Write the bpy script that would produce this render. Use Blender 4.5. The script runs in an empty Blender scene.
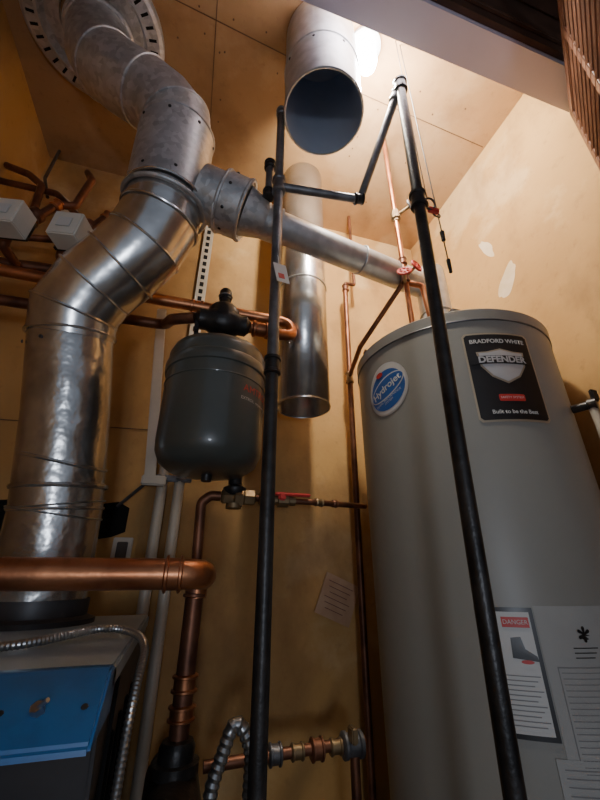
import bpy, bmesh, math, random
from mathutils import Vector, Matrix, noise
random.seed(4)
ZO=1.25
SC=bpy.context.scene
def V(x,y,z): return Vector((x,y,z+ZO))
# ---------------------------------------------------------------- materials
def mat(name,col,rough=.5,metal=0.,col2=None,nscale=6,bump=0.,bscale=40,detail=4,vor=False,spec=None,ramp=(.35,.65),rvar=0,coat=0):
    m=bpy.data.materials.new(name);m.use_nodes=True
    nt=m.node_tree;N=nt.nodes;L=nt.links
    b=N['Principled BSDF']
    b.inputs['Roughness'].default_value=rough;b.inputs['Metallic'].default_value=metal
    b.inputs['Base Color'].default_value=(*col,1)
    if coat: b.inputs['Coat Weight'].default_value=coat
    if spec is not None: b.inputs['Specular IOR Level'].default_value=spec
    tc=N.new('ShaderNodeTexCoord')
    if col2:
        if vor:
            t=N.new('ShaderNodeTexVoronoi');t.inputs['Scale'].default_value=nscale
            sep=N.new('ShaderNodeSeparateColor');L.new(t.outputs['Color'],sep.inputs[0]);fac=sep.outputs[0]
        else:
            t=N.new('ShaderNodeTexNoise');t.inputs['Scale'].default_value=nscale;t.inputs['Detail'].default_value=detail
            fac=t.outputs['Fac']
        L.new(tc.outputs['Object'],t.inputs['Vector'])
        r=N.new('ShaderNodeValToRGB');r.color_ramp.elements[0].color=(*col,1);r.color_ramp.elements[1].color=(*col2,1)
        r.color_ramp.elements[0].position=ramp[0];r.color_ramp.elements[1].position=ramp[1]
        L.new(fac,r.inputs[0]);L.new(r.outputs[0],b.inputs['Base Color'])
        if rvar:
            mr=N.new('ShaderNodeMapRange');mr.inputs['To Min'].default_value=max(0,rough-rvar);mr.inputs['To Max'].default_value=rough+rvar
            L.new(fac,mr.inputs['Value']);L.new(mr.outputs[0],b.inputs['Roughness'])
    if bump:
        n=N.new('ShaderNodeTexNoise');n.inputs['Scale'].default_value=bscale;n.inputs['Detail'].default_value=3
        L.new(tc.outputs['Object'],n.inputs['Vector'])
        bp=N.new('ShaderNodeBump');bp.inputs['Strength'].default_value=bump;bp.inputs['Distance'].default_value=.01
        L.new(n.outputs['Fac'],bp.inputs['Height']);L.new(bp.outputs[0],b.inputs['Normal'])
    return m
def layered(m,layers):
    nt=m.node_tree;N=nt.nodes;L=nt.links;b=N['Principled BSDF']
    src=b.inputs['Base Color'].links[0].from_socket
    tc=N.new('ShaderNodeTexCoord')
    for col,scale,lo,hi,amt,vec in layers:
        mp=N.new('ShaderNodeMapping');mp.inputs['Scale'].default_value=vec;L.new(tc.outputs['Object'],mp.inputs[0])
        t=N.new('ShaderNodeTexNoise');t.inputs['Scale'].default_value=scale;t.inputs['Detail'].default_value=7;t.inputs['Roughness'].default_value=.6
        L.new(mp.outputs[0],t.inputs['Vector'])
        r=N.new('ShaderNodeMapRange');r.inputs['From Min'].default_value=lo;r.inputs['From Max'].default_value=hi;r.inputs['To Max'].default_value=amt
        L.new(t.outputs['Fac'],r.inputs['Value'])
        mx=N.new('ShaderNodeMix');mx.data_type='RGBA'
        L.new(r.outputs[0],mx.inputs[0]);L.new(src,mx.inputs[6]);mx.inputs[7].default_value=(*col,1);src=mx.outputs[2]
    L.new(src,b.inputs['Base Color']);return m
def wallmat(name,a,b_,mud,grime):
    return layered(mat(name,a,.78,0,b_,2.0,.14,25,7),[(mud,1.9,.55,.62,.6,(1,1,1.2)),(grime,3.5,.50,.72,.75,(1,1,.6)),(grime,30,.58,.8,.5,(1,1,1))])
M={}
M['wall']=wallmat('drywall_tan',(.42,.235,.075),(.54,.325,.115),(.60,.42,.21),(.22,.11,.04))
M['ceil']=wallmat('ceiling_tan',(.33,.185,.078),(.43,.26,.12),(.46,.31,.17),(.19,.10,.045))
M['seam']=mat('seam_dark',(.13,.075,.04),.9)
M['spackle']=mat('spackle_white',(.60,.47,.29),.85,0,(.70,.58,.42),12)
M['floor']=mat('concrete_floor',(.16,.14,.12),.8,0,(.26,.23,.2),5)
M['galv']=layered(mat('galvanized_steel',(.40,.41,.42),.46,.72,(.60,.61,.62),70,.05,18,vor=True,ramp=(0,1),rvar=.08),[((.22,.21,.20),6,.55,.8,.6,(1,1,1))])
M['shiny']=layered(mat('bright_sheet_metal',(.50,.50,.49),.24,.93,(.74,.74,.73),9,.28,9),[((.26,.23,.20),7,.55,.8,.6,(1,1,1))])
M['foil']=layered(mat('lower_flue_metal',(.46,.46,.45),.26,.94,(.70,.70,.69),12,.65,14),[((.24,.21,.18),7,.52,.8,.6,(1,1,1))])
M['galvd']=mat('dull_duct_metal',(.42,.44,.46),.40,.7,(.56,.58,.60),30,.05,10)
M['ductin_lit']=mat('makeup_duct_inner_painted_light',(.46,.54,.68),.42,.3,(.54,.62,.76),5,.04,10)  # duct metal with the bluish light inside put into its colour
M['copper']=layered(mat('aged_copper',(.34,.125,.055),.36,.9,(.60,.26,.125),9,.05,60),[((.12,.05,.03),12,.52,.75,.7,(1,1,1))])
M['copperd']=mat('tarnished_copper',(.10,.042,.026),.45,.7,(.26,.11,.06),14,.08,60)
M['brass']=mat('brass',(.22,.15,.08),.45,.8,(.34,.24,.13),20)
M['iron']=mat('black_iron',(.013,.012,.012),.38,.3,(.038,.034,.032),25,.1,120)
M['greyiron']=mat('grey_steel_pipe',(.11,.11,.115),.42,.6,(.20,.20,.21),25,.1,90)
M['tank']=mat('heater_grey_paint',(.255,.25,.225),.42,0,(.285,.28,.25),3,.03,8)
M['exp']=mat('expansion_grey_paint',(.062,.068,.060),.33,0,(.078,.084,.073),5,.03,10,coat=.2)
M['black']=mat('black_plastic',(.008,.008,.009),.4)
M['blackp']=mat('label_black',(.014,.012,.012),.35)
M['white']=mat('label_white',(.55,.55,.53),.5)
M['paper']=mat('label_paper',(.33,.33,.315),.55,0,(.42,.42,.40),6)
M['red']=mat('label_red',(.50,.03,.025),.45)
M['blue']=mat('label_blue',(.02,.10,.35),.4)
M['silver']=mat('label_silver',(.62,.62,.62),.35,.4)
M['gold']=mat('label_gold_trim',(.5,.42,.3),.35,.5)
M['greyp']=mat('label_grey',(.2,.2,.2),.5)
M['boilblue']=layered(mat('boiler_blue_enamel',(.010,.11,.33),.34,0,(.015,.14,.38),4),[((.02,.05,.10),9,.58,.8,.6,(1,1,1))])
M['boilgrey']=mat('boiler_grey_blue_top',(.26,.34,.40),.45,0,(.34,.42,.48),5,.05,20)
M['boildark']=mat('boiler_dark_jacket',(.04,.04,.045),.45,.3,(.07,.07,.075),6)
M['valvebox']=mat('zone_valve_cover',(.60,.56,.48),.4,0,(.70,.66,.58),8)
M['card']=mat('kraft_card',(.44,.27,.16),.8,0,(.54,.36,.23),15)
M['ink']=mat('pen_ink',(.16,.06,.05),.8)
M['hole']=mat('hole_black',(.004,.004,.004),1)
M['conduit']=mat('painted_conduit',(.46,.41,.33),.5,.1,(.54,.48,.39),10)
M['flex']=mat('flex_steel',(.45,.46,.46),.3,.95)
M['header']=mat('header_paint',(.58,.56,.70),.6,0,(.66,.64,.78),3)
M['brown']=mat('dark_brown_wood_and_shade',(.055,.028,.018),.55,0,(.09,.045,.03),12)  # also carries the shade painted on the header's outer face
M['redwood']=mat('louver_red_brown_wood',(.10,.045,.032),.5,0,(.16,.075,.05),14)
M['porc']=mat('porcelain',(.8,.8,.78),.3)
M['cable']=mat('dark_cable',(.06,.045,.035),.6)
m=bpy.data.materials.new('lamp_glow');m.use_nodes=True
e=m.node_tree.nodes.new('ShaderNodeEmission');e.inputs[0].default_value=(.80,.90,1,1);e.inputs[1].default_value=170
m.node_tree.links.new(e.outputs[0],m.node_tree.nodes['Material Output'].inputs[0]);M['glow']=m
# ---------------------------------------------------------------- helpers
def group(name):
    o=bpy.data.objects.new(name,None);SC.collection.objects.link(o);o.empty_display_size=.05
    return o
def obj(name,bm,mt,parent=None,smooth=True,ang=35):
    me=bpy.data.meshes.new(name);bmesh.ops.recalc_face_normals(bm,faces=bm.faces)
    bm.to_mesh(me);bm.free()
    me.materials.append(M[mt] if isinstance(mt,str) else mt)
    if smooth:
        for p in me.polygons:p.use_smooth=True
        me.set_sharp_from_angle(angle=math.radians(ang))
    o=bpy.data.objects.new(name,me);SC.collection.objects.link(o)
    if parent:o.parent=parent
    return o
def box(name,c,s,mt,parent=None,bev=0,rot=None):
    bm=bmesh.new();bmesh.ops.create_cube(bm,size=1)
    bmesh.ops.scale(bm,vec=s,verts=bm.verts)
    if bev: bmesh.ops.bevel(bm,geom=bm.edges,offset=bev,segments=3,affect='EDGES')
    if rot: bmesh.ops.rotate(bm,matrix=rot,verts=bm.verts)
    bmesh.ops.translate(bm,vec=V(*c),verts=bm.verts)
    return obj(name,bm,mt,parent)
def fillet(pts,rb,n=7):
    pts=[Vector(p) for p in pts]
    if rb<=0: return pts
    out=[pts[0]]
    for i in range(1,len(pts)-1):
        a,b,c=pts[i-1],pts[i],pts[i+1]
        u=(a-b).normalized();w=(c-b).normalized()
        ang=u.angle(w)
        if ang>math.radians(177): out.append(b);continue
        t=min(rb/math.tan(ang/2),(a-b).length*.49,(c-b).length*.49)
        p0=b+u*t;p1=b+w*t
        for k in range(n+1):
            s=k/n;out.append((1-s)**2*p0+2*s*(1-s)*b+s*s*p1)
    out.append(pts[-1]);return out
def sweepbm(bm,pts,r,seg=20,cap=True):
    n=len(pts);rs=r if isinstance(r,(list,tuple)) else [r]*n
    tang=[]
    for i in range(n):
        a=pts[max(0,i-1)];c=pts[min(n-1,i+1)]
        d0=(pts[i]-a).normalized() if i>0 else (c-pts[i]).normalized()
        d1=(c-pts[i]).normalized() if i<n-1 else d0
        t=(d0+d1).normalized();tang.append((t,max(.5,t.dot(d0)),d0,d1))
    t0=tang[0][0];up=Vector((0,0,1)) if abs(t0.z)<.9 else Vector((0,1,0))
    nx=t0.cross(up).normalized()
    rings=[];fr=[]
    prev=t0
    for i in range(n):
        t,cs,d0,d1=tang[i]
        q=prev.rotation_difference(t);nx=(q@nx);nx=(nx-nx.dot(t)*t).normalized();ny=t.cross(nx);prev=t
        bend=(d1-d0)
        sd=None
        if bend.length>1e-4:
            sd=(bend-bend.dot(t)*t).normalized() if (bend-bend.dot(t)*t).length>1e-5 else None
        ring=[]
        for k in range(seg):
            a=2*math.pi*k/seg;o=(nx*math.cos(a)+ny*math.sin(a))*rs[i]
            if sd is not None and cs<1: o=o+sd*(o.dot(sd))*(1/cs-1)
            ring.append(bm.verts.new(pts[i]+o))
        rings.append(ring);fr.append((pts[i],t))
    for i in range(n-1):
        for k in range(seg):
            bm.faces.new((rings[i][k],rings[i][(k+1)%seg],rings[i+1][(k+1)%seg],rings[i+1][k]))
    if cap:
        bm.faces.new(rings[0][::-1]);bm.faces.new(rings[-1])
    return fr
def tube(name,pts,r,mt,parent=None,rb=.03,seg=18,cap=True,ang=35,n=7):
    pts=fillet([V(*p) for p in pts],rb,n)
    bm=bmesh.new();sweepbm(bm,pts,r,seg,cap)
    return obj(name,bm,mt,parent,ang=ang)
def cyl(name,a,b,r,mt,parent=None,seg=24,r2=None):
    bm=bmesh.new();sweepbm(bm,[V(*a),V(*b)],[r,r if r2 is None else r2],seg)
    return obj(name,bm,mt,parent)
def lathe(name,c,prof,mt,parent=None,seg=48,axis=(0,0,1),smooth=True,ang=35):
    bm=bmesh.new();ax=Vector(axis).normalized()
    up=Vector((0,0,1)) if abs(ax.z)<.9 else Vector((1,0,0))
    nx=ax.cross(up).normalized();ny=ax.cross(nx)
    rings=[]
    for r,h in prof:
        if r<1e-6: rings.append([bm.verts.new(V(*c)+ax*h)]);continue
        rings.append([bm.verts.new(V(*c)+ax*h+(nx*math.cos(2*math.pi*k/seg)+ny*math.sin(2*math.pi*k/seg))*r) for k in range(seg)])
    for i in range(len(rings)-1):
        A,B=rings[i],rings[i+1]
        for k in range(seg):
            k2=(k+1)%seg
            if len(A)==1 and len(B)==1: continue
            if len(A)==1: bm.faces.new((A[0],B[k2],B[k]))
            elif len(B)==1: bm.faces.new((A[k],A[k2],B[0]))
            else: bm.faces.new((A[k],A[k2],B[k2],B[k]))
    return obj(name,bm,mt,parent,smooth,ang)
def ring(name,c,axis,R,r,mt,parent=None,seg=48):
    prof=[]
    for k in range(9):
        a=2*math.pi*k/8;prof.append((R+r*math.cos(a),r*math.sin(a)))
    return lathe(name,c,prof,mt,parent,seg,axis)
def fitting(name,p,d,r,l,mt,parent=None):
    return lathe(name,p,[(0,-l/2),(r*.9,-l/2),(r*1.0,-l/2+.001),(r*1.18,-l/2+.003),(r*1.18,-l*.3),(r,-l*.25),(r,l*.25),(r*1.18,l*.3),(r*1.18,l/2-.003),(r,l/2-.001),(0,l/2)],mt,parent,24,d)
def unit(a,b): return (Vector(b)-Vector(a)).normalized()
def screws(c,axis,R,parent,n=8,off=0.):
    ax=Vector(axis).normalized();up=Vector((0,0,1)) if abs(ax.z)<.9 else Vector((1,0,0))
    nx=ax.cross(up).normalized();ny=ax.cross(nx)
    for k in range(n):
        a=2*math.pi*(k+.3)/n+off;u=nx*math.cos(a)+ny*math.sin(a)
        lathe('sheet_screw_%d'%k,tuple(Vector(c)+u*R),[(.0045,-.001),(.0045,.0015),(.002,.003),(0,.003)],'iron',parent,8,tuple(u))
# ---------------------------------------------------------------- room
XL,XR,YB,ZC,ZF=-.752,1.04,1.30,1.65,-1.25
box('wall_back',((XL+XR)/2,YB+.05,(ZC+ZF)/2),(XR-XL+.2,.1,ZC-ZF),'wall')
box('wall_right',(XR+.05,.35,(ZC+ZF)/2),(.1,2.0,ZC-ZF),'wall')
box('wall_left',(XL-.05,.35,(ZC+ZF)/2),(.1,2.0,ZC-ZF),'wall')
box('ceiling',((XL+XR)/2,.35,ZC+.05),(XR-XL+.4,2.3,.1),'ceil')
box('floor',((XL+XR)/2,.1,ZF-.05),(4,3.4,.1),'floor')
g=group('wall_front')
box('header_drywall',((XL+XR)/2,.375,1.50),(XR-XL,.09,.30),'header',g)
box('header_shade_sheet',((XL+XR)/2,.322,1.51),(XR-XL,.014,.27),'brown',g)  # dark sheet added; shade on the header's outer face put into its brown
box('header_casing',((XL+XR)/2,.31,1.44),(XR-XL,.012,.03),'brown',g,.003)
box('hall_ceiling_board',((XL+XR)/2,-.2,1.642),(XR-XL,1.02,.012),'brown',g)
g=group('trim_1')
for i,(a,b) in enumerate([((-.10,.42),(-.09,1.0)),((-.5,.60),(.45,.69)),((-.09,1.0),(-.09,1.29)),((.45,.69),(1.03,.72))]):
    d=Vector((b[0]-a[0],b[1]-a[1],0));c=((a[0]+b[0])/2,(a[1]+b[1])/2,1.6495)
    box('ceiling_seam_%d'%i,c,(d.length,.003,.002),'seam',g,rot=Matrix.Rotation(math.atan2(d.y,d.x),3,'Z'))
for i in range(34):
    x=random.choice([-.13,-.06,.2,.5,.75]) if i%2 else random.uniform(-.6,.95);y=random.uniform(.5,1.2) if i%2 else random.choice([.62,.72,1.1])
    cyl('nail_%d'%i,(x,y,1.6499),(x,y,1.648),.003,'seam',g,8)
def blob(name,c,ux,uy,a,b,mt,parent,seed):
    bm=bmesh.new();ux=Vector(ux);uy=Vector(uy);vs=[]
    for k in range(40):
        t=2*math.pi*k/40;rr=1+.35*noise.noise(Vector((math.cos(t)*1.5+seed,math.sin(t)*1.5,seed)))
        vs.append(bm.verts.new(V(*c)+ux*a*rr*math.cos(t)+uy*b*rr*math.sin(t)))
    bm.faces.new(vs);return obj(name,bm,mt,parent,False)
g=group('spackle_patches')
s=Vector((0,.35,.94));t=Vector((0,-.94,.35))
blob('patch_1',(XR-.001,.842,1.19),s,t,.06,.018,'spackle',g,1.3)
blob('patch_2',(XR-.001,.80,.98),(0,.6,-.8),(0,.8,.6),.07,.03,'spackle',g,4.2)
blob('patch_3',(XR-.001,.95,.60),(0,1,0),(0,0,1),.05,.03,'spackle',g,7.7)
blob('patch_6',(-.60,YB-.001,1.35),(.5,0,-.8),(.8,0,.5),.12,.03,'spackle',g,5.1)
g=group('wall_hole')
bm=bmesh.new();vs=[]
top=[(-.62+i*.035,.195+random.uniform(-.012,.012)) for i in range(13)];bot=[(-.20-i*.035,.105+random.uniform(-.012,.012)) for i in range(13)]
for x,z in top+bot: vs.append(bm.verts.new(V(x+.035,YB-.002,z)))
bm.faces.new(vs);obj('dark_opening',bm,'hole',g,False)
g=group('electrical_outlet')
box('plate',(-.165,YB-.004,.062),(.055,.006,.075),'conduit',g,.002)
box('socket',(-.165,YB-.009,.062),(.03,.006,.05),'cable',g,.002)
g=group('thermostat_wire')
cyl('wire',(-.75,YB-.004,.43),(.0,YB-.004,.45),.0018,'seam',g,8)
# ---------------------------------------------------------------- louvered door
g=group('louvered_door')
P0=Vector((1.025,.404,0));P1=Vector((.60,.103,0));dv=(P1-P0);Ld=dv.length;dd=dv.normalized();aa=math.atan2(dd.y,dd.x)
RZ=Matrix.Rotation(aa,3,'Z')
for nm,t0,wd in [('stile_hinge',.018,.036),('stile_mid',.27,.03),('stile_lead',Ld-.018,.036)]:
    c=P0+dd*t0;box(nm,(c.x,c.y,.05),(wd,.026,2.54),'redwood',g,.003,RZ)
c=P0+dd*(Ld/2)
box('rail_top',(c.x,c.y,1.30),(Ld,.026,.04),'redwood',g,.003,RZ)
box('rail_bottom',(c.x,c.y,-1.20),(Ld,.026,.10),'redwood',g,.003,RZ)
for i in range(70):
    z=-1.13+i*.0345
    box('slat_%d'%i,(c.x,c.y,z),(Ld-.05,.034,.006),'redwood',g,rot=RZ@Matrix.Rotation(.75,3,'X'))
# ---------------------------------------------------------------- lamps
g=group('ceiling_light_bulb')
lathe('lampholder',(.40,.56,1.65),[(0,0),(.055,0),(.055,-.012),(.035,-.03),(.02,-.035),(0,-.035)],'porc',g)
lathe('bulb',(.40,.56,1.618),[(0,0),(.017,0),(.020,-.02),(.032,-.045),(.034,-.070),(.028,-.095),(0,-.108)],'glow',g)
ld=bpy.data.lights.new('bulb_light','POINT');ld.energy=47;ld.color=(1,.88,.70);ld.shadow_soft_size=.035
lo=bpy.data.objects.new('bulb_light',ld);SC.collection.objects.link(lo);lo.location=V(.40,.56,1.44);lo.parent=g
g=group('added_fill_light')  # unseen fill lamp added behind the camera; its stand is made up
lathe('foot',(-.1,-1.0,-1.25),[(0,0),(.16,0),(.16,.02),(.02,.03),(0,.03)],'iron',g)
cyl('pole',(-.1,-1.0,-1.22),(-.1,-1.0,-.28),.012,'iron',g)
lathe('shade',(-.1,-1.0,-.30),[(.02,0),(.06,.03),(.10,.10)],'iron',g)
ld=bpy.data.lights.new('fill_lamp','POINT');ld.energy=20;ld.color=(.78,.86,1);ld.shadow_soft_size=.10
lo=bpy.data.objects.new('fill_lamp',ld);SC.collection.objects.link(lo);lo.location=V(-.1,-1.0,-.12);lo.parent=g
w=bpy.data.worlds.new('World');SC.world=w;w.use_nodes=True
w.node_tree.nodes['Background'].inputs[0].default_value=(.62,.70,.86,1);w.node_tree.nodes['Background'].inputs[1].default_value=.32
# ---------------------------------------------------------------- flue
g=group('flue_duct')
low=[(-.285,1.06,-.097),(-.290,1.04,.14),(-.312,1.0,.36),(-.335,.945,.56)]
tube('lower_pipe',low,.097,'foil',g,rb=0,seg=40)
gore=[(-.335,.945,.56),(-.334,.918,.618),(-.295,.885,.685),(-.238,.852,.738),(-.188,.82,.80),(-.160,.795,.87),(-.154,.783,.935)]
tube('lower_elbow',gore,.101,'shiny',g,rb=0,seg=40,ang=12)
up=[(-.154,.783,.935),(-.156,.772,1.06),(-.155,.755,1.18)]
tube('tee_body',up,.106,'galv',g,rb=0,seg=40)
upper=[(-.155,.755,1.18),(-.165,.748,1.235),(-.205,.748,1.29),(-.265,.752,1.34),(-.335,.76,1.385),(-.395,.768,1.44),(-.435,.774,1.51),(-.455,.776,1.60),(-.465,.776,1.648)]
tube('upper_elbow',upper,.100,'galv',g,rb=0,seg=40,ang=12)
allp=[(low[0],unit(low[0],low[1]),.1),(low[1],unit(low[0],low[2]),.1),(low[3],unit(low[2],gore[1]),.104)]
for i in range(1,len(gore)-1): allp.append((gore[i],unit(gore[i-1],gore[i+1]),.106 if i%2 else .104))
allp.append((gore[-1],unit(gore[-2],up[1]),.108));allp.append((up[2],unit(up[1],upper[1]),.108))
for i in [1,3,5,7]: allp.append((upper[i],unit(upper[i-1],upper[i+1]),.103))
for i,(p,d,r) in enumerate(allp): ring('seam_%d'%i,p,d,r-.002,.0035,'shiny' if i<9 else 'galv',g)
ring('band_1',(-.153,.786,.915),unit(gore[-2],gore[-1]),.109,.006,'galv',g)
ring('crimp_1',(-.294,1.035,.19),unit(low[0],low[2]),.099,.006,'foil',g)
ring('crimp_2',(-.298,1.02,.25),Vector((.15,-.2,.9)),.099,.004,'foil',g)
ring('wire_tie_1',(-.291,1.04,.13),Vector((.10,-.10,.9)),.1005,.002,'flex',g)
ring('wire_tie_2',(-.291,1.04,.15),Vector((-.12,-.15,.9)),.1005,.002,'flex',g)
screws((-.154,.781,.96),unit(up[0],up[1]),.106,g)
screws((-.155,.757,1.16),unit(up[1],up[2]),.106,g,8,.4)
screws((-.338,.955,.53),unit(low[2],low[3]),.097,g,8,.2)
cc=(-.475,.77,1.65)
lathe('ceiling_collar',cc,[(.105,0),(.105,-.02),(.15,-.012),(.165,-.035),(.205,-.035),(.215,-.028),(.215,0)],'galv',g,64)
for k in range(36):
    a=2*math.pi*k/36
    x=cc[0]+.186*math.cos(a);y=cc[1]+.186*math.sin(a)
    box('vent_slot_%d'%k,(x,y,1.6145),(.024,.008,.002),'hole',g,rot=Matrix.Rotation(a,3,'Z'))
ring('collar_neck',(-.457,.776,1.60),(0,0,1),.104,.006,'galv',g)
# heater vent branch
g=group('heater_vent_pipe')
A=(-.062,.762,.983);B=(.062,.757,.945)
d=unit(A,B)
cyl('tee_branch',A,(.0,.760,.964),.076,'galv',g,40)
cyl('branch_sleeve',(.0,.760,.964),B,.084,'galv',g,40)
ring('branch_bead_1',(.0,.760,.964),d,.083,.006,'galv',g)
ring('branch_bead_2',B,d,.082,.006,'galv',g)
screws((.02,.759,.958),d,.084,g)
cyl('reducer',B,(.125,.762,.93),.07,'galv',g,40,r2=.05)
cyl('reducer_sleeve',(.115,.762,.932),(.165,.768,.93),.051,'galv',g,40)
cyl('vent_connector',(.15,.766,.93),(.72,.86,.925),.044,'galvd',g,36)
ring('vent_joint',(.45,.814,.927),unit((.15,.766,.93),(.72,.86,.925)),.045,.003,'galvd',g)
tube('draft_vent',[(.748,.86,.64),(.748,.86,.99)],.052,'galvd',g,rb=0,seg=36)
ring('draft_joint',(.748,.86,.80),(0,0,1),.053,.003,'galvd',g)
lathe('draft_hood',(.748,.86,.636),[(.09,0),(.088,.03),(.06,.07),(.05,.09)],'galv',g)
# ---------------------------------------------------------------- hanging ducts
g=group('combustion_air_duct')
o=lathe('drop',(.338,1.088,.50),[(.089,0),(.089,1.15)],'shiny',g,48);o.modifiers.new('s','SOLIDIFY').thickness=.002
ring('hem',(.338,1.088,.503),(0,0,1),.089,.003,'shiny',g)
ring('joint_bead',(.338,1.088,1.0),(0,0,1),.090,.003,'galv',g)
g=group('makeup_air_duct')
lathe('drop_outer',(.250,.592,1.22),[(.115,0),(.115,.43)],'galvd',g,56)
lathe('drop_inner',(.250,.592,1.22),[(.113,0),(.113,.425),(0,.426)],'ductin_lit',g,56)
ring('hem',(.250,.592,1.222),(0,0,1),.114,.0035,'galvd',g,56)
ring('bead',(.250,.592,1.42),(0,0,1),.116,.003,'galvd',g,56)
screws((.250,.592,1.40),(0,0,1),.115,g,8)
# ---------------------------------------------------------------- expansion tank
g=group('expansion_tank')
ex,ey=.040,.905
lathe('vessel',(ex,ey,0),[(0,.212),(.05,.213),(.092,.220),(.114,.236),(.125,.262),(.127,.29),(.127,.462),(.131,.464),(.132,.472),(.132,.487),(.129,.492),(.127,.494),(.127,.518),(.120,.536),(.10,.550),(.05,.560),(0,.562)],'exp',g,64)
ring('weld_seam',(ex,ey,.43),(0,0,1),.127,.0022,'exp',g,64)
lathe('neck',(ex,ey,.555),[(.03,0),(.03,.03),(.022,.035),(.022,.05)],'iron',g)
box('hanger_strap',(ex,ey,.594),(.15,.03,.012),'iron',g,.003)
lathe('bottom_plug',(ex,ey,.198),[(0,0),(.012,0),(.014,.018),(.014,.02)],'iron',g)
def etxt(name,body,a0,z0,size,mt):
    cu=bpy.data.curves.new(name,'FONT');cu.body=body;cu.size=size;cu.align_x='CENTER';cu.align_y='CENTER'
    to=bpy.data.objects.new(name,cu);SC.collection.objects.link(to);bpy.context.view_layer.update()
    me=bpy.data.meshes.new_from_object(to);bpy.data.objects.remove(to)
    for v in me.vertices:
        a=math.radians(a0)+v.co.x/.128;v.co=Vector((ex+.1288*math.cos(a),ey+.1288*math.sin(a),z0+v.co.y+ZO))
    me.materials.clear();me.materials.append(M[mt]);o=bpy.data.objects.new(name,me);SC.collection.objects.link(o);o.parent=g
etxt('label_brand','AMTROL',-40,.400,.026,'red')
etxt('label_sub','EXTROL  expansion tank',-40,.373,.011,'silver')
g=group('air_separator')
lathe('body',(ex-.075,ey,.655),[(0,0),(.02,0),(.03,.01),(.030,.03),(.042,.05),(.045,.075),(.042,.10),(.030,.12),(.03,.14),(.02,.15),(0,.15)],'iron',g,32,(1,0,0))
lathe('dome',(ex,ey,.66),[(.045,0),(.045,.03),(.035,.045),(.02,.05),(.016,.055),(.016,.075),(.018,.077),(.018,.105),(.014,.112),(0,.112)],'black',g,32)
ring('vent_cap_ring',(ex,ey,.748),(0,0,1),.018,.003,'greyiron',g)
box('strap_leg',(ex-.07,ey,.625),(.012,.03,.04),'iron',g,.003)
# ---------------------------------------------------------------- copper heating pipes
g=group('heating_supply_pipe')
tube('run_lower',[(-.75,1.045,.70),(-.13,1.045,.71),(-.10,.93,.655),(-.038,.905,.655)],.016,'copperd',g,.04)
tube('run_upper',[(-.75,.99,.765),(-.13,.985,.757),(.25,.965,.743),(.262,.94,.675),(.19,.915,.655),(.117,.905,.655)],.017,'copper',g,.045)
fitting('elbow_cuff_1',(.20,.968,.745),(1,0,0),.019,.035,'copper',g)
fitting('elbow_cuff_2',(.15,.908,.655),(1,0,0),.021,.05,'copper',g)
fitting('coupling',(-.04,.983,.755),(1,0,0),.018,.04,'copper',g)
g=group('copper_return_main')
tube('main_run',[(-.75,.68,0),(.034,.68,0),(.045,.74,-.002),(.05,1.0,-.01),(.05,1.0,-.05)],.0225,'copper',g,.035,24)
fitting('elbow_socket',(-.005,.68,0),(1,0,0),.0235,.03,'copper',g)
tube('riser_upper',[(.085,1.0,.183),(.06,1.0,.183),(.038,1.0,.165),(.045,1.0,-.06)],.0125,'copperd',g,.02)
tube('riser_lower',[(.046,1.0,-.02),(.044,1.0,-.33)],.020,'copperd',g,0)
fitting('socket_1',(.046,1.0,-.03),(0,0,1),.022,.04,'copperd',g)
fitting('socket_2',(.045,1.0,-.21),(0,0,1),.023,.035,'copper',g)
fitting('socket_3',(.045,1.0,-.26),(0,0,1),.024,.03,'copper',g)
lathe('pump_flange',(.043,.99,-.30),[(0,0),(.03,0),(.035,-.01),(.035,-.03),(.045,-.032),(.045,-.05),(.03,-.055),(.03,-.09),(.05,-.10),(.05,-.2),(0,-.2)],'iron',g,32)
lathe('pump_motor',(.043,1.02,-.40),[(0,-.14),(.05,-.14),(.055,-.12),(.055,.1),(.04,.12),(0,.12)],'iron',g,32,(0,1,0))
tube('down_leg',[(.043,1.0,-.48),(.043,1.0,-1.25)],.02,'copperd',g,0)
g=group('fill_valve')
lathe('body',(.087,1.0,.183),[(0,0),(.016,0),(.02,.006),(.02,.03),(.028,.034),(.028,.055),(.02,.06),(.02,.085),(.014,.09),(0,.09)],'brass',g,6,(1,0,0),ang=20)
lathe('regulator_dome',(.12,1.0,.185),[(.022,0),(.030,.012),(.030,.02),(.018,.028),(.018,.05),(.0,.052)],'iron',g)
lathe('regulator_foot',(.12,1.0,.165),[(.02,0),(.02,-.012),(.0,-.014)],'brass',g)
tube('link',[(.17,1.0,.183),(.23,1.0,.18)],.0085,'copperd',g,0)
fitting('union',(.20,1.0,.183),(1,0,0),.016,.03,'brass',g)
lathe('shutoff_body',(.225,1.0,.18),[(0,0),(.013,0),(.013,.01),(.018,.012),(.018,.04),(.013,.043),(.013,.06),(0,.06)],'brass',g,12,(1,0,0),ang=20)
box('red_lever',(.275,.985,.194),(.10,.014,.009),'red',g,.003)
box('red_lever_hub',(.245,.985,.188),(.02,.018,.022),'red',g,.004)
tube('feed_pipe',[(.28,1.0,.18),(.33,1.0,.18),(.555,1.12,.197)],.008,'copperd',g,.01)
fitting('feed_coupling',(.36,1.016,.182),(.4,.22,0),.0095,.03,'brass',g)
fitting('feed_coupling_2',(.42,1.048,.187),(.4,.22,0),.0095,.02,'copperd',g)
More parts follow.
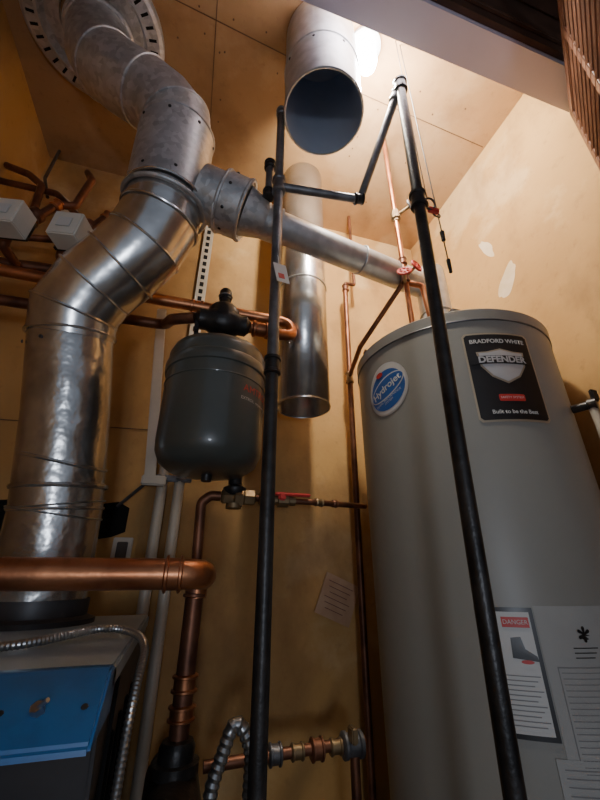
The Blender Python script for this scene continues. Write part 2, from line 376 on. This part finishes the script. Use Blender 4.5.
# ---------------------------------------------------------------- gas piping
g=group('gas_piping')
r=.0134
tube('left_riser',[(.141,.674,-1.25),(.141,.674,.40)],r,'iron',g,0)
tube('left_riser_top',[(.141,.674,.40),(.141,.674,1.335)],.0125,'greyiron',g,0)
fitting('left_cap',(.141,.674,1.32),(0,0,1),.014,.03,'greyiron',g)
fitting('left_coupling',(.141,.674,.40),(0,0,1),.0155,.045,'iron',g)
fitting('left_tee',(.141,.674,.975),(0,0,1),.016,.06,'greyiron',g)
tube('cross_pipe',[(.135,.675,.972),(.373,.646,.972),(.453,.491,1.295)],.0115,'greyiron',g,.018)
fitting('cross_elbow',(.370,.647,.975),(.9,-.1,.2),.0145,.03,'iron',g)
tube('stub',[(.118,.70,.955),(.118,.70,1.08)],.011,'greyiron',g,0)
fitting('stub_cap',(.118,.70,1.09),(0,0,1),.0145,.03,'iron',g)
fitting('stub_foot',(.118,.70,.965),(0,0,1),.0145,.03,'iron',g)
tube('right_drop',[(.453,.491,1.295),(.392,.508,-1.25)],r,'iron',g,0)
fitting('right_elbow',(.453,.491,1.29),(0,-.1,1),.017,.045,'iron',g)
fitting('cross_union',(.445,.507,1.265),unit((.373,.646,.97),(.453,.491,1.295)),.0145,.035,'greyiron',g)
fitting('right_union',(.4405,.494,.80),(0,0,1),.017,.05,'iron',g)
g=group('pull_cord')
tube('cord',[(.515,.521,1.648),(.512,.52,1.2),(.515,.521,.66)],.0016,'cable',g,0,8)
tube('cord_2',[(.495,.515,1.648),(.474,.502,1.0),(.472,.500,.83)],.0013,'cable',g,0,8)
ring('clip_ring',(.477,.50,.81),(0,1,.3),.014,.0025,'cable',g)
ring('clip_ring_2',(.505,.515,.80),(0,1,-.2),.010,.002,'cable',g)
lathe('ferrule',(.515,.521,.72),[(0,0),(.005,.003),(.006,.03),(.0,.035)],'iron',g,12)
lathe('weight',(.515,.521,.62),[(0,0),(.004,.003),(.005,.04),(.0,.045)],'iron',g,12)
box('clip',(.49,.507,.80),(.03,.012,.014),'red',g,.003)
# ---------------------------------------------------------------- water pipes at heater
g=group('back_wall_water_pipe')
tube('back_riser',[(.573,1.2,1.19),(.548,1.2,-1.25)],.0105,'copperd',g,0)
tube('back_riser_head',[(.573,1.2,1.17),(.573,1.2,1.20),(.62,1.2,1.20),(.62,1.2,1.648)],.0075,'copperd',g,.01)
fitting('back_tee',(.574,1.2,1.17),(0,0,1),.013,.035,'copperd',g)
fitting('back_tee_2',(.567,1.2,.71),(0,0,1),.014,.05,'brass',g)
g=group('water_pipes')
tube('hot_riser',[(.60,.80,.632),(.598,.80,1.648)],.0085,'copper',g,0)
tube('cold_branch',[(.560,1.18,.712),(.53,1.02,.735),(.60,.83,.87),(.60,.80,.885)],.0085,'copperd',g,.012)
tube('cold_drop',[(.61,.80,.86),(.645,.78,.84),(.655,.78,.72),(.66,.78,.632)],.0095,'copper',g,.02)
tube('cold_hook',[(.545,1.02,.72),(.60,1.0,.69),(.66,.98,.69),(.68,.97,.632)],.0085,'copperd',g,.02)
fitting('tee',(.60,.80,.88),(0,0,1),.0125,.045,'copperd',g)
fitting('sleeve',(.60,.80,.95),(0,0,1),.0115,.03,'copperd',g)
fitting('nipple_1',(.60,.80,.65),(0,0,1),.013,.03,'brass',g)
lathe('gate_valve_body',(.60,.80,1.14),[(0,0),(.012,0),(.012,.008),(.018,.012),(.018,.04),(.012,.045),(.012,.055),(0,.055)],'brass',g,10,ang=20)
cyl('gate_stem',(.60,.80,1.168),(.63,.755,1.175),.006,'brass',g,12)
ring('gate_handwheel',(.632,.752,1.175),(.5,-.8,.1),.021,.004,'greyiron',g)
for k in range(3):
    a=k*math.pi/3;ax=Vector((.5,-.8,.1)).normalized();ux=ax.cross(Vector((0,0,1))).normalized();uy=ax.cross(ux)
    q=ux*math.cos(a)+uy*math.sin(a);c=Vector((.632,.752,1.175))
    cyl('gate_spoke_%d'%k,tuple(c-q*.02),tuple(c+q*.02),.003,'greyiron',g,8)
for j,(cx,cy,cz,a2) in enumerate([(.575,.765,.87,(-.5,-.8,.4)),(.62,.76,.90,(.3,-.9,.2))]):
    ax=Vector(a2).normalized();ux=ax.cross(Vector((0,0,1))).normalized();uy=ax.cross(ux);c=Vector((cx,cy,cz))
    ring('red_handwheel_%d'%j,tuple(c),ax,.02,.004,'red',g)
    for k in range(3):
        t=k*math.pi/3;q=ux*math.cos(t)+uy*math.sin(t);cyl('red_spoke_%d_%d'%(j,k),tuple(c-q*.02),tuple(c+q*.02),.003,'red',g,8)
    cyl('red_stem_%d'%j,tuple(c),tuple(c-ax*.04),.005,'brass',g,10)
g=group('boiler_feed_pipe')
tube('run',[(.10,1.02,-.357),(.46,1.02,-.347)],.011,'copperd',g,0)
for i,(x,rr,l,mm) in enumerate([(.21,.014,.03,'brass'),(.25,.018,.03,'greyiron'),(.30,.014,.03,'brass'),(.345,.019,.03,'copperd'),(.39,.014,.03,'brass'),(.43,.022,.05,'greyiron')]):
    fitting('fitting_%d'%i,(x,1.02,-.352),(1,0,0),rr,l,mm,g)
box('gas_cock',(.42,.99,-.325),(.014,.03,.03),'brass',g,.003)
tube('drop',[(.435,1.02,-.35),(.435,1.02,-1.25)],.011,'copperd',g,0)
# ---------------------------------------------------------------- zone valves
for i,(x,z) in enumerate([(-.515,.82),(-.378,.82)]):
    g=group('zone_valve')
    rt=Matrix.Rotation(-.25,3,'Z')@Matrix.Rotation(.1,3,'Y')
    box('cover',(x,.85,z),(.075,.06,.078),'valvebox',g,.003,rt)
    box('cover_label',(x-.008,.8185,z),(.035,.002,.03),'white',g,0,rt)
    box('base_plate',(x,.885,z),(.085,.012,.066),'iron',g,.002,rt)
    lathe('body',(x-.005,.91,z+.06),[(0,-.06),(.018,-.06),(.024,-.05),(.024,-.03),(.018,-.02),(.026,0),(.026,.02),(.018,.03),(.022,.035),(.022,.05),(0,.055)],'copperd',g,16,(.45,.15,.9))
    tube('riser',[(x+.02,.918,z+.10),(x+.045,.93,z+.17),(x+.085,.94,z+.19),(x+.10,.95,z+.33),(x+.06,1.0,z+.42)],.0115,'copperd',g,.02)
    fitting('riser_elbow',(x+.045,.93,z+.165),(.3,.1,.9),.0145,.03,'copper',g)
    tube('tail',[(x-.02,.905,z+.02),(x-.04,.93,z-.02),(x-.03,1.0,z-.02)],.0125,'copperd',g,.02)
g=group('zone_manifold')
tube('header',[(-.75,1.02,.80),(-.36,1.02,.83)],.016,'copperd',g,0)
tube('header_2',[(-.75,1.15,1.02),(-.33,1.15,1.10)],.012,'copperd',g,0)
tube('loop_1',[(-.745,1.1,1.30),(-.66,1.08,1.26),(-.60,1.06,1.20),(-.59,1.06,1.03)],.012,'copperd',g,.03)
tube('loop_2',[(-.745,1.1,1.22),(-.56,1.08,1.20),(-.47,1.06,1.10),(-.46,1.06,.84)],.011,'copperd',g,.03)
tube('cable_1',[(-.70,1.25,1.64),(-.68,1.2,1.4),(-.62,1.15,1.25)],.006,'cable',g,.05)
# ---------------------------------------------------------------- struts + conduits
g=group('perforated_strut')
box('channel',(-.047,1.291,1.12),(.042,.016,.70),'conduit',g,.002)
for i in range(18): box('slot_%d'%i,(-.047,1.2825,.80+i*.038),(.016,.003,.022),'hole',g,.001)
g=group('pipe_hanger_strut')
p0=Vector((-.169,1.2,.878));p1=Vector((-.112,1.2,.262));dd=p1-p0
box('channel',tuple((p0+p1)/2),(.032,.014,dd.length),'conduit',g,.002,Matrix.Rotation(-math.atan2(dd.x,-dd.z)*1.0,3,'Y'))
box('foot',(-.10,1.2,.255),(.07,.02,.03),'conduit',g,.004)
tube('brace',[(-.11,1.21,.26),(-.20,1.295,.19)],.005,'greyiron',g,0)
g=group('electrical_conduit')
for i,x in enumerate([-.026,-.078]):
    tube('tube_%d'%i,[(x,1.262,-1.25),(x,1.262,.31 if i==0 else .60)],.016,'conduit',g,0)
    ring('clamp_%d'%i,(x,1.262,.275),(0,0,1),.018,.004,'greyiron',g)
box('clamp_bar',(-.05,1.25,.275),(.12,.012,.02),'greyiron',g,.003)
# ---------------------------------------------------------------- flexible conduit
def flex(name,pts,r,parent):
    pts=fillet([V(*p) for p in pts],.09,12)
    out=[pts[0]];step=r*.45
    acc=0
    for a,b in zip(pts,pts[1:]):
        L=(b-a).length;t=step-acc
        while t<=L: out.append(a+(b-a)*(t/L));t+=step
        acc=L-(t-step)
    rs=[r*(1.0 if i%2 else .82) for i in range(len(out))]
    bm=bmesh.new();sweepbm(bm,out,rs,14);obj(name,bm,'flex',parent)
g=group('flexible_conduit')
flex('armored_cable',[(-.62,.60,-.088),(-.35,.64,-.088),(-.19,.69,-.088),(-.10,.80,-.08),(-.03,.74,-.09),(-.035,.64,-.15),(-.04,.60,-.40),(-.04,.60,-1.245)],.0065,g)
g=group('flexible_conduit')
flex('armored_cable',[(.095,.86,-1.245),(.10,.86,-.33),(.135,.86,-.235),(.168,.86,-.28),(.165,.86,-.40),(.16,.87,-1.245)],.013,g)
# ---------------------------------------------------------------- boiler
g=group('boiler')
def prism(name,prof,x0,x1,mt,parent,bev=.004):
    bm=bmesh.new();a=[bm.verts.new(V(x0,y,z)) for y,z in prof];b=[bm.verts.new(V(x1,y,z)) for y,z in prof]
    n=len(prof);bm.faces.new(a);bm.faces.new(b[::-1])
    for i in range(n): bm.faces.new((a[i],a[(i+1)%n],b[(i+1)%n],b[i]))
    if bev: bmesh.ops.bevel(bm,geom=bm.edges,offset=bev,segments=2,affect='EDGES')
    return obj(name,bm,mt,parent)
prism('jacket',[(.55,-.12),(1.20,-.12),(1.20,-1.25),(.60,-1.25),(.60,-.22)],-.73,-.062,'boildark',g)
prism('top_panel',[(.570,-.0975),(1.205,-.0975),(1.205,-.125),(.570,-.125)],-.735,-.056,'boilgrey',g)
prism('control_hood',[(.570,-.0955),(.545,-.0965),(.48,-.142),(.478,-.150),(.60,-.150),(.60,-.105)],-.735,-.056,'boilblue',g,.003)
prism('lower_door',[(.585,-.40),(.60,-.40),(.60,-1.1),(.585,-1.1)],-.70,-.09,'boilblue',g,.003)
for i in range(5):
    box('louver_%d'%i,(-.0595,.72+i*.09,-.45),(.006,.012,.5),'hole',g,.002)
box('side_seam',(-.0585,.66,-.6),(.005,.006,.95),'hole',g)
cyl('switch_nut',(-.112,.511,-.123),(-.114,.506,-.116),.0065,'flex',g,6)
tube('switch_lever',[(-.113,.507,-.118),(-.104,.499,-.110)],.0022,'flex',g,0,12)
lathe('switch_screw',(-.145,.511,-.121),[(0,.002),(.003,.0015),(.004,0)],'iron',g,8,(0,-.57,.82))
lathe('jacket_screw',(-.072,.511,-.121),[(0,.002),(.003,.0015),(.004,0)],'iron',g,8,(0,-.57,.82))
lathe('flue_collar',(-.285,1.06,-.10),[(.12,0),(.12,.012),(.102,.018),(.102,.05)],'boildark',g)
# ---------------------------------------------------------------- water heater
g=group('water_heater')
TX,TY,TR,TT=.748,.86,.28,.61
prof=[(0,-1.1),(TR-.01,-1.1),(TR,-1.09),(TR,TT-.035),(TR+.003,TT-.033),(TR+.004,TT-.004),(TR,TT),(TR-.02,TT+.012),(TR*.6,TT+.02),(0,TT+.022)]
lathe('tank_jacket',(TX,TY,0),prof,'tank',g,128)
ring('rim_bead',(TX,TY,TT-.034),(0,0,1),TR+.001,.0025,'greyiron',g,128)
lathe('base_stand',(TX,TY,-1.25),[(0,0),(.25,0),(.25,.15),(0,.15)],'boildark',g)
def tp(rel,z,off=.001):
    a=math.radians(-131+rel);return Vector((TX+(TR+off)*math.cos(a),TY+(TR+off)*math.sin(a),z+ZO))
def patch(name,r0,r1,z0,z1,mt,off=.001,rc=0,parent=g):
    bm=bmesh.new();n=24
    A=[];B=[]
    w=math.radians(r1-r0)*TR;h=z1-z0
    for i in range(n+1):
        s=i/n;x=s*w;dz=0
        if rc>0:
            e=min(x,w-x)
            if e<rc: dz=rc-math.sqrt(max(0,rc*rc-(rc-e)**2))
        A.append(bm.verts.new(tp(r0+(r1-r0)*s,z0+dz,off)));B.append(bm.verts.new(tp(r0+(r1-r0)*s,z1-dz,off)))
    for i in range(n): bm.faces.new((A[i],A[i+1],B[i+1],B[i]))
    return obj(name,bm,mt,parent)
def oval(name,rc,zc,w,h,mt,off=.001,poly=None):
    bm=bmesh.new()
    c=bm.verts.new(tp(rc,zc,off));pts=poly or [(w/2*math.cos(2*math.pi*k/48),h/2*math.sin(2*math.pi*k/48)) for k in range(48)]
    vs=[bm.verts.new(tp(rc+math.degrees(x/TR),zc+z,off)) for x,z in pts]
    md=[bm.verts.new(tp(rc+math.degrees(x*.5/TR),zc+z*.5,off)) for x,z in pts]
    n=len(vs)
    for k in range(n):
        bm.faces.new((md[k],vs[k],vs[(k+1)%n],md[(k+1)%n]));bm.faces.new((c,md[k],md[(k+1)%n]))
    return obj(name,bm,mt,g,True,60)
def text(name,body,rc,zc,size,mt,off=.002,rot=0,bold=0):
    cu=bpy.data.curves.new(name,'FONT');cu.body=body;cu.size=size;cu.align_x='CENTER';cu.align_y='CENTER';cu.offset=bold;cu.resolution_u=3
    to=bpy.data.objects.new(name,cu);SC.collection.objects.link(to);bpy.context.view_layer.update()
    me=bpy.data.meshes.new_from_object(to);bpy.data.objects.remove(to)
    cr,sr=math.cos(rot),math.sin(rot)
    for v in me.vertices:
        x,z=v.co.x*cr-v.co.y*sr,v.co.x*sr+v.co.y*cr
        v.co=tp(rc+math.degrees(x/TR),zc+z,off)
    me.materials.clear();me.materials.append(M[mt]);o=bpy.data.objects.new(name,me);SC.collection.objects.link(o);o.parent=g
C=26
patch('badge_border',C-16.7,C+16.7,.302,.535,'gold',.0010,.008)
patch('badge_panel',C-15.8,C+15.8,.307,.530,'blackp',.0016,.006)
text('badge_brand','BRADFORD WHITE',C,.510,.0155,'white',.0024,0,.0004)
sh=[(-.052,.034),(-.03,.034),(0,.042),(.03,.034),(.052,.034),(.048,-.005),(.03,-.034),(0,-.052),(-.03,-.034),(-.048,-.005)]
oval('shield_rim',C,.447,0,0,'gold',.0022,[(x*1.1,z*1.0) for x,z in sh])
oval('shield',C,.447,0,0,'silver',.0028,[(x,z*.9) for x,z in sh])
patch('shield_bar',C-15,C+15,.447,.469,'blackp',.0034)
text('shield_text','DEFENDER',C,.458,.023,'silver',.0040,0,.0009)
patch('badge_red_bar',C-6,C+6,.351,.368,'red',.0022,.002)
text('badge_red_text','SAFETY SYSTEM',C,.3595,.0075,'white',.0028)
text('badge_foot','Built to be the Best',C,.325,.013,'white',.0024,0,.0003)
oval('sticker_outline',-34,.449,.142,.152,'silver',.0010)
oval('sticker_ring',-34,.449,.134,.144,'white',.0014)
def rot_oval(a,b,t): return [(x*math.cos(t)-z*math.sin(t),x*math.sin(t)+z*math.cos(t)) for x,z in [(a*math.cos(2*math.pi*k/40),b*math.sin(2*math.pi*k/40)) for k in range(40)]]
oval('sticker_blue_field',-34,.446,0,0,'blue',.0018,rot_oval(.062,.058,.3))
oval('sticker_white_band',-34,.452,0,0,'white',.0021,rot_oval(.064,.030,.35))
oval('sticker_blue_band',-34,.452,0,0,'blue',.0024,rot_oval(.061,.026,.35))
text('sticker_text','Hydrojet',-34,.452,.029,'white',.0029,.35,.0006)
text('sticker_text_2','TOTAL PERFORMANCE\nSYSTEM',-33,.414,.009,'white',.0026,.3)
oval('sticker_star',-38,.497,.026,.016,'red',.0026)
patch('warning_border',-6.5,13,-.243,-.055,'blackp',.0010)
patch('warning_sheet',-5.0,11.6,-.236,-.062,'white',.0016)
patch('warning_red_head',2,11,-.086,-.070,'red',.0022)
text('warning_head_text','DANGER',6.5,-.078,.010,'white',.0028)
patch('warning_stripe',-5.0,-1.5,-.236,-.062,'greyp',.0019)
sh=[(-.010,.016),(.006,.018),(.010,0),(.026,-.010),(.028,-.018),(-.012,-.014)]
oval('warning_pictogram',6,-.118,0,0,'blackp',.0024,sh)
oval('warning_pictogram_flame',8,-.137,.020,.006,'red',.0026)
for i in range(11): patch('warning_line_%d'%i,0,11-(i%3)*1.2,-.158-i*.0068,-.1565-i*.0068,'greyp',.0022)
patch('info_sheet',13.5,52,-.33,-.052,'paper',.0008)
text('info_star','*',29,-.105,.05,'blackp',.0022,0,.001)
for i in range(3): patch('info_head_%d'%i,24,33-i,-.116-i*.007,-.1145-i*.007,'blackp',.0014)
patch('info_frame',17,36,-.29,-.142,'greyp',.0012);patch('info_frame_in',17.3,35.7,-.288,-.144,'paper',.0016)
for i in range(17): patch('info_line_%d'%i,18,35-(i*7%5)*.8,-.151-i*.008,-.1497-i*.008,'greyp',.0020)
patch('guide_sheet',10,40,-.50,-.262,'paper',.0020)
for i in range(12): patch('guide_line_%d'%i,12,37-(i*5%4)*1.2,-.275-i*.010,-.2735-i*.010,'greyp',.0026)
box('rim_bracket',(TX-.11,TY-.20,TT+.025),(.045,.03,.018),'greyiron',g,.004)
g=group('relief_valve')
a=math.radians(-131+66);q=Vector((math.cos(a),math.sin(a),0));c=Vector((TX,TY,.36))+q*.303
lathe('body',tuple(c),[(0,-.02),(.010,-.02),(.010,.012),(.014,.014),(.014,.03),(0,.032)],'iron',g,16,tuple(q))
box('lever',tuple(c+q*.03+Vector((0,0,.02))),(.02,.010,.03),'iron',g,.003)
tube('discharge',[tuple(c+q*.02),tuple(c+q*.022+Vector((0,0,-.05))),tuple(c+q*.022+Vector((.0,0,-1.61)))],.009,'conduit',g,.01)
# ---------------------------------------------------------------- tags & note
g=group('note_card')
rt=Matrix.Rotation(.38,3,'Y')@Matrix.Rotation(.10,3,'Z')
box('card',(.515,YB-.012,-.075),(.13,.003,.125),'card',g,0,rt)
for i in range(6):
    off=rt@Vector((-.003,-.003,.042-i*.016))
    box('handwriting_%d'%i,(.515+off.x,YB-.012+off.y,-.075+off.z),(.095-(i%3)*.014,.001,.002),'ink',g,0,rt)
g=group('pipe_tag')
rt=Matrix.Rotation(-.2,3,'Y')@Matrix.Rotation(.3,3,'Z')
box('tag',(.150,.652,.64),(.036,.0015,.055),'white',g,.0005,rt)
box('tag_mark',(.150,.6505,.63),(.016,.0015,.014),'red',g,0,rt)
tube('tag_string',[(.146,.658,.665),(.141,.658,.70)],.001,'white',g,0,6)
# ---------------------------------------------------------------- camera
cd=bpy.data.cameras.new('camera');cam=bpy.data.objects.new('camera',cd);SC.collection.objects.link(cam);SC.camera=cam
cd.sensor_fit='VERTICAL';cd.sensor_height=36;cd.lens=36*373/800;cd.clip_start=.02
cam.location=(0,0,ZO);cam.rotation_euler=(math.radians(90+25),0,math.radians(-16.7))
